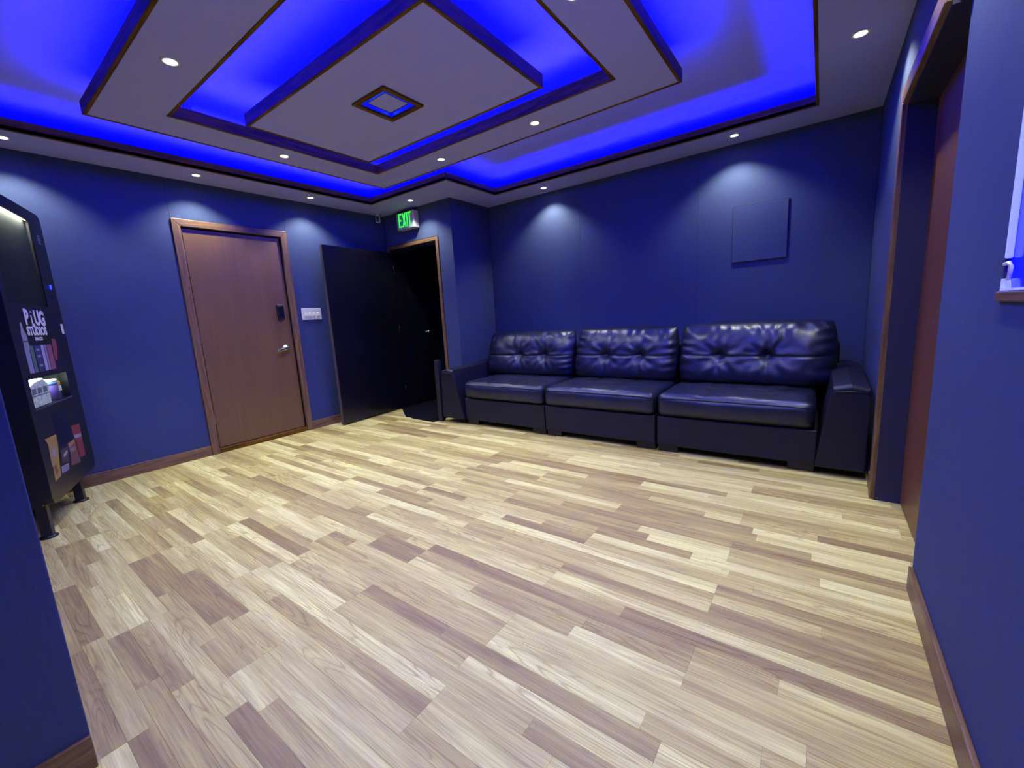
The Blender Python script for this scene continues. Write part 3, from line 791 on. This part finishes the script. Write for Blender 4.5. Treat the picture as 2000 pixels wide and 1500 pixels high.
def seat_cushion(x0, x1, y0, y1, z0, z1, parent, seed):
    n = (34, 34, 12); r = .045
    bm = bmesh.new()
    res = bmesh.ops.create_cube(bm, size=2.0)
    # build a subdivided box by hand
    bm.free(); bm = bmesh.new(); cache = {}
    hx, hy, hz = (x1 - x0) / 2, (y1 - y0) / 2, (z1 - z0) / 2
    c = Vector(((x0 + x1) / 2, (y0 + y1) / 2, (z0 + z1) / 2))
    def vert(i, j, k):
        key = (i, j, k)
        if key in cache: return cache[key]
        a, b, g = -1 + 2 * i / n[0], -1 + 2 * j / n[1], -1 + 2 * k / n[2]
        p = Vector((a * hx, b * hy, g * hz))
        q = Vector((max(-hx + r, min(hx - r, p.x)), max(-hy + r, min(hy - r, p.y)), max(-hz + r, min(hz - r, p.z))))
        dd = p - q
        if dd.length > 1e-9: p = q + dd.normalized() * r * min(1, dd.length / r * 1.0 if dd.length < r else 1)
        # crown on the top, bulge on the front
        if g > .3:
            cr = (1 - a ** 4) * (1 - (b) ** 4)
            wr = .018 * cr
            for s in (-.34, .34): wr -= .010 * math.exp(-((a - s) / .03) ** 2) * (1 - b ** 6) ** .5
            wr -= .009 * math.exp(-((b + .25) / .04) ** 2) * (1 - a ** 6)
            wr += .007 * smooth_noise(p.x * 6 + seed, p.y * 6, seed) + .004 * smooth_noise(p.x * 17, p.y * 17, seed)
            p.z += wr * min(1, (g - .3) / .5)
        if b < -.5:
            p.y -= (.018 * (1 - g * g) * (1 - a ** 6) + .006 * smooth_noise(p.x * 5, p.z * 9, seed)) * min(1, (-b - .5) / .4)
            p.y += .006 * math.exp(-((g - .72) / .07) ** 2)
        v = bm.verts.new(p + c); cache[key] = v; return v
    def face(*ks):
        bm.faces.new([vert(*k) for k in ks])
    for i in range(n[0]):
        for j in range(n[1]):
            face((i, j, n[2]), (i + 1, j, n[2]), (i + 1, j + 1, n[2]), (i, j + 1, n[2]))
            face((i, j, 0), (i, j + 1, 0), (i + 1, j + 1, 0), (i + 1, j, 0))
        for k in range(n[2]):
            face((i, 0, k), (i + 1, 0, k), (i + 1, 0, k + 1), (i, 0, k + 1))
            face((i, n[1], k), (i, n[1], k + 1), (i + 1, n[1], k + 1), (i + 1, n[1], k))
    for j in range(n[1]):
        for k in range(n[2]):
            face((0, j, k), (0, j, k + 1), (0, j + 1, k + 1), (0, j + 1, k))
            face((n[0], j, k), (n[0], j + 1, k), (n[0], j + 1, k + 1), (n[0], j, k + 1))
    o = fin('seat_cushion', bm, 'leather', parent, True)
    tube('piping', [(x0 + .03 + (x1 - x0 - .06) * i / 24, y0 - .004 - .012 * (1 - (2 * i / 24 - 1) ** 6) * .3, z1 - .030 + .006 * (1 - (2 * i / 24 - 1) ** 4)) for i in range(25)], .0035, 'stitch', o, n=6)
    return o

def sofa_arm(xi_b, xo_b, xo_t, xi_t, parent):
    bm = bmesh.new(); rows = []
    for y, dz, sx in ((3.215, -.012, 0), (3.24, 0, 0), (3.6, .012, 0), (4.0, .03, 0), (4.22, .03, 0)):
        zt_ = .605 + dz
        mid = (xi_t + xo_t) / 2
        prof = [(xi_b, .055), (xi_b + (xi_t - xi_b) * .45, .33), (xi_b + (xi_t - xi_b) * .85, .53), (xi_t, zt_ - .02), (mid, zt_), (xo_t, zt_ - .02), (xo_t + (xo_b - xo_t) * .3, zt_ - .10), (xo_b, .055)]
        rows.append([bm.verts.new((x, y, z)) for x, z in prof])
    m_ = len(rows[0])
    for a, b in zip(rows, rows[1:]):
        for i in range(m_): bm.faces.new((a[i], a[(i + 1) % m_], b[(i + 1) % m_], b[i]))
    bm.faces.new(rows[0]); bm.faces.new(rows[-1])
    es = [e for e in bm.edges if all(abs(v.co.y - 3.215) < 1e-4 for v in e.verts)]
    bmesh.ops.bevel(bm, geom=es, offset=.014, segments=3, affect='EDGES', profile=.5)
    return fin('arm', bm, 'leather2', parent, False)

sofa = world_thing('sofa', (-1.55, 3.75, 0))
modules = [(-3.06, -2.056), (-2.046, -1.022), (-1.008, .02)]
for i, (a, b) in enumerate(modules):
    fr = box('base', a, b, 3.245, 4.22, .055, .288, 'leather2', sofa, bevel=.010, seg=3)
    for fx in (a + .005, b - .155): box('foot', fx, fx + .15, 3.27, 3.36, 0, .058, 'blackplastic', fr, bevel=.004)
    for fx in (a + .005, b - .155): box('foot', fx, fx + .15, 4.08, 4.17, 0, .058, 'blackplastic', fr, bevel=.004)
    seat_cushion(a + (.012 if i == 0 else .004), b - .004 - (.012 if i == 2 else 0), 3.225, 4.04, .292, .468, sofa, 3.7 * i + 1)
bx_ = [(-3.21, -2.052), (-2.04, -1.018), (-1.005, .115)]
for i, (a, b) in enumerate(bx_):
    back_cushion(a, b, .462, .958 + .012 * i, 3.925, sofa, 2.3 * i + .7, ((-2.70, -2.39), (-1.68, -1.34), (-.665, -.32))[i])
la = sofa_arm(-3.06, -3.384, -3.352, -3.195, sofa)
ra = sofa_arm(.012, .272, .262, .085, sofa)
for a_, x0_, x1_ in ((la, -3.345, -3.205), (ra, .095, .253)):
    tube('arm_seam', [(x0_, 3.212, .555), ((x0_ + x1_) / 2, 3.208, .562), (x1_, 3.212, .557)], .004, 'stitch', a_, n=6)
box('back_frame', -3.25, .135, 4.09, 4.28, .06, .80, 'leather2', sofa, bevel=.04, seg=4)
tag(sofa, 'long black leather three-seat sofa with tufted back cushions against the back wall', 'sofa')
reset()
o = lathe('coin', [(0, .004), (.011, .0035), (.012, 0), (0, 0)], 'chrome', None, at=(-3.27, 3.62, .618), n=12)
tag(o, 'tiny shiny round object on the left sofa arm', 'button')

# ------------------------------------------------------------------ vending machine
VW, VD, VB, VT = .88, .50, .205, 1.995
van = math.radians(180 - 20.5)
FRc = Vector((-4.385, .552, 0))
FLc = FRc - VW * Vector((math.cos(van), math.sin(van), 0))
vm = local_thing('vending_machine', FLc, van)
M['vm_black'] = simple('vending_black', (0.006, 0.006, 0.007), 0.38, bump=0.04)
M['vm_in'] = simple('vending_interior', (0.09, 0.11, 0.10), 0.7)
M['print_white'] = emit('print_white', (0.45, 0.45, 0.80), 0.35)  # white print with an added glow
GX0, GX1, GZ0, GZ1 = .06, .66, 1.375, 1.925         # display window
AX0, AX1, AZ0, AZ1 = .07, .705, .765, .935          # delivery alcove
FDp = .045                                           # front door thickness
boxes('cabinet', [(0, .02, FDp, VD, VB, VT), (VW - .02, VW, FDp, VD, VB, VT), (.02, VW - .02, VD - .02, VD, VB, VT),
                  (.02, VW - .02, FDp, VD, VT - .02, VT), (.02, VW - .02, FDp, VD, VB, VB + .02), (.02, VW - .02, FDp, VD, 1.33, 1.35)], 'vm_black', vm)
# front door: outline with rounded corners, with two openings
def rounded(x0, x1, z0, z1, r, n=6):
    pts = []
    for cx_, cz_, a0 in ((x1 - r, z1 - r, 0), (x0 + r, z1 - r, 90), (x0 + r, z0 + r, 180), (x1 - r, z0 + r, 270)):
        for i in range(n + 1):
            a = math.radians(a0 + 90 * i / n); pts.append((cx_ + r * math.cos(a), cz_ + r * math.sin(a)))
    return pts
dr = prism('front_door', rounded(0, VW, VB - .005, VT + .005, .05), 0, FDp, 'y', 'vm_black', vm)
for (a, b, c, e) in ((GX0, GX1, GZ0, GZ1), (AX0, AX1, AZ0, AZ1)):
    cut = box('cutter', a, b, -.1, .2, c, e, None); cut.parent = vm
    md = dr.modifiers.new('cut', 'BOOLEAN'); md.object = cut; md.operation = 'DIFFERENCE'; md.solver = 'EXACT'
    bpy.context.view_layer.update()
    me = bpy.data.meshes.new_from_object(dr.evaluated_get(bpy.context.evaluated_depsgraph_get()))
    dr.modifiers.clear(); dr.data = me
    bpy.data.objects.remove(cut)
# display window
box('display_back', GX0 + .001, GX1 - .001, .018, .022, GZ0 + .001, GZ1 - .001, 'vm_in', vm)
gl, nt, b = new_mat('tinted_glass'); b.inputs['Base Color'].default_value = (.5, .55, .55, 1); b.inputs['Roughness'].default_value = .05
b.inputs['Transmission Weight'].default_value = 1.0; b.inputs['IOR'].default_value = 1.05
box('display_glass', GX0 + .001, GX1 - .001, .003, .006, GZ0 + .001, GZ1 - .001, gl, vm)
warm = emit('warm_led', (1.0, .72, .32), 3.0)
M['warm'] = warm
box('lamp_rail', GX0, GX1 - .04, .001, .007, GZ1 - .008, GZ1 - .005, warm, vm)
area_light('display_glow', ((GX0 + GX1) / 2, .012, GZ1 - .003), .5, .008, (0, 0, 0), 5.0, (1.0, .95, .8), vm)
# alcove with its lamp
boxes('alcove', [(AX0 - .01, AX1 + .01, .20, .21, AZ0 - .02, AZ1 + .02), (AX0 - .01, AX0, FDp, .20, AZ0, AZ1), (AX1, AX1 + .01, FDp, .20, AZ0, AZ1),
                 (AX0, AX1, FDp, .20, AZ0 - .01, AZ0), (AX0, AX1, FDp, .20, AZ1, AZ1 + .01)], 'vm_in', vm)
box('alcove_rail', AX0 - .005, AX1 + .008, -.004, .010, AZ0 - .010, AZ0, 'chrome', vm, bevel=.001, seg=1)
area_light('alcove_glow', ((AX0 + AX1) / 2 - .1, (.022), AZ1 - .004), .5, .03, (0, 0, 0), 4.5, (.85, 1.0, .9), vm)
# printed decals, thin foil on the door; em adds glow to unlit print
def decal(name, pts, col, rough=.5, layer=1, em=0.0):
    key = 'decal_%s' % '_'.join('%.2f' % c for c in col)
    if key not in M:
        M[key] = simple(key, col, rough)
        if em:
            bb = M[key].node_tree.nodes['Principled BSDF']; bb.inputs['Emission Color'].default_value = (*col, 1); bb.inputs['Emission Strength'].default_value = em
    return prism(name, pts, -.0004 * layer, .0, 'y', key, vm)
def rect(x0, x1, z0, z1): return [(x0, z0), (x1, z0), (x1, z1), (x0, z1)]
FM = lambda x, z, k=1: Matrix.Translation(Vector((x, -.0006 * k, z))) @ Matrix.Rotation(math.pi / 2, 4, 'X')
WHT = (.50, .50, .72)
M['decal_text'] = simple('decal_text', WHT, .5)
bbx = M['decal_text'].node_tree.nodes['Principled BSDF']; bbx.inputs['Emission Color'].default_value = (.40, .38, .75, 1); bbx.inputs['Emission Strength'].default_value = .18  # slight glow added to the printed lettering, no lamp behind it
for ch, x, z, sz, sx in (('P', .255, 1.292, .125, .95), ('L', .335, 1.272, .085, .85), ('U', .412, 1.290, .125, .95), ('G', .495, 1.289, .125, .95)):
    text_mesh('printed_letter', ch, sz, 'decal_text', vm, FM(x, z), depth=.0003, sx=sx, bold=.006)
for z in (1.239, 1.2475): decal('printed_bar', rect(.31, .372, z, z + .005), WHT)
decal('printed_bar', rect(.315, .355, 1.322, 1.327), WHT); decal('printed_bar', rect(.322, .348, 1.331, 1.336), WHT)
text_mesh('printed_word', 'STUDIOS', .068, 'decal_text', vm, FM(.372, 1.212), depth=.0003, sx=1.12, bold=.0035)
text_mesh('printed_word', 'SNACKS', .028, 'decal_text', vm, FM(.370, 1.166), depth=.0003, sx=1.15, bold=.001)
GLs = (.16, .17, .26)
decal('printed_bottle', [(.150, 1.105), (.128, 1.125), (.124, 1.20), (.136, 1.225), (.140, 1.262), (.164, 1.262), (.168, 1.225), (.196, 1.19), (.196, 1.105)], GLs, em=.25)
decal('printed_bottle_band', rect(.128, .193, 1.150, 1.158), (.02, .02, .05), layer=2)
for (x0, x1, c) in ((.120, .185, (.14, .14, .27)), (.196, .246, (.05, .09, .10)), (.262, .352, (.025, .022, .10)), (.364, .412, (.22, .20, .42)), (.420, .452, (.14, .12, .25)), (.462, .545, (.16, .05, .09))):
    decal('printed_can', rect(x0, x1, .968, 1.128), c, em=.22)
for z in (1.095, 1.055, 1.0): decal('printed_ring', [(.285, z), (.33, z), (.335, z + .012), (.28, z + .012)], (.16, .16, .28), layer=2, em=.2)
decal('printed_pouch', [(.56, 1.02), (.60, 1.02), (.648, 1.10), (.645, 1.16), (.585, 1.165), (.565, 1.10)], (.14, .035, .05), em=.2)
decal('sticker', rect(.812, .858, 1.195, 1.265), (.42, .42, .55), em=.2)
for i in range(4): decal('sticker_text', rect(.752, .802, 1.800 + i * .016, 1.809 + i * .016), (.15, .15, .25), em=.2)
box('coin_button', .778, .798, -.004, .001, 1.500, 1.530, 'ledblue', vm, bevel=.002)
box('coin_slot', .775, .815, -.003, .001, 1.435, 1.462, 'charcoal', vm, bevel=.001, seg=1)
# lower panel
decal('delivery_flap', [(.266, .715), (.539, .700), (.547, .484), (.28, .492)], (.001, .001, .002), rough=.2)
YEL = (.30, .20, .05)
decal('printed_yellow_bag', [(.09, .58), (.12, .545), (.105, .43), (.112, .40), (.100, .318), (.201, .323), (.230, .43), (.262, .50), (.273, .574)], YEL, layer=1)
decal('printed_yellow_label', [(.14, .50), (.20, .51), (.215, .475), (.18, .445), (.135, .465)], (.24, .21, .24), layer=2)
decal('printed_brown_patch', [(.12, .40), (.165, .41), (.18, .36), (.135, .345)], (.16, .08, .03), layer=2)
decal('printed_small_bag', [(.284, .467), (.421, .462), (.40, .42), (.381, .369), (.265, .382)], (.055, .03, .035), layer=1)
decal('printed_small_letter', [(.31, .43), (.39, .445), (.385, .425), (.31, .41)], (.30, .27, .30), layer=2)
decal('printed_snack_bag', [(.422, .478), (.565, .48), (.575, .42), (.591, .308), (.407, .331), (.43, .40)], (.13, .055, .045), layer=1)
decal('printed_snack_band', [(.43, .475), (.56, .478), (.555, .455), (.44, .448)], (.30, .17, .07), layer=2)
decal('printed_snack_letter', [(.45, .44), (.545, .43), (.54, .405), (.45, .412)], (.20, .16, .17), layer=2)
decal('printed_red_bag', [(.549, .572), (.735, .557), (.72, .48), (.715, .40), (.712, .33), (.60, .335), (.585, .46)], (.19, .03, .028), layer=1)
decal('printed_red_band', [(.565, .505), (.716, .49), (.718, .465), (.578, .478)], (.24, .21, .24), layer=2)
decal('printed_label', [(.235, .372), (.367, .361), (.346, .320), (.222, .332)], (.22, .2, .32), layer=2)
for i in range(3): decal('printed_line', [(.245, .361 - i * .011), (.35, .352 - i * .011), (.349, .349 - i * .011), (.244, .358 - i * .011)], (.08, .08, .16), layer=3)
# legs
for (x, y) in ((.06, .07), (.71, .075), (.06, .42), (.80, .42)):
    lg = prism('leg', [(x - .024, y - .024), (x + .024, y - .024), (x + .024, y + .024), (x - .024, y + .024)], .012, VB + .002, 'z', 'blackplastic', vm, bevel=.003)
    lathe('foot_pad', [(0, 0), (.042, 0), (.042, .008), (.026, .016), (0, .016)], 'blackplastic', lg, at=(x, y, 0), n=16)
tag(vm, 'tall black vending machine with white printed lettering at the left edge', 'vending machine')
# goods in the alcove
vrot = Matrix.Translation(FLc) @ Matrix.Rotation(van, 4, 'Z')
def in_machine(name, x, y, z):
    o = local_thing(name, vrot @ Vector((x, y, z)), van); return o
t = in_machine('snack_pack', .21, .040, AZ0 + .0005)
M['paper'] = simple('pale_green_paper', (.42, .50, .44), .6, var=.5, vscale=55)
prism('wrapper', [(-.135, 0), (.150, 0), (.150, .105), (.148, .125), (.085, .162), (-.06, .150), (-.135, .128)], -.035, .05, 'y', 'paper', t, bevel=.006)
for i in range(3):
    box('printed_block', -.115 + i * .085, -.115 + i * .085 + .058, -.0362, -.0350, .078, .112, 'vm_in', t)
box('crease', -.13, .145, -.0365, -.0350, .066, .071, 'vm_in', t)
tag(t, 'pale green and white snack pack lit in the vending machine alcove', 'snack pack'); reset()
t = in_machine('snack_can', .505, .087, AZ0 + .0005)
M['can_p'] = simple('purple_can', (.035, .02, .10), .4); M['can_b'] = simple('blue_band', (.06, .12, .40), .4); M['can_y'] = simple('yellow_cap', (.55, .40, .03), .4); M['can_w'] = simple('white_cap', (.6, .62, .6), .4)
lathe('can_body', [(0, 0), (.078, 0), (.082, .004), (.082, .105), (0, .105)], 'can_p', t, n=24)
lathe('band', [(.0825, .100), (.0825, .122), (0, .122)], 'can_b', t, n=24)
lathe('lid', [(.083, .120), (.083, .132), (.078, .136), (0, .136)], 'can_w', t, n=24)
box('yellow_label', .02, .07, -.080, -.050, .095, .118, 'can_y', t)
box('pale_label', .02, .066, -.083, -.052, .055, .090, 'can_w', t)
tag(t, 'round purple snack can with pale lid in the vending machine alcove', 'can'); reset()
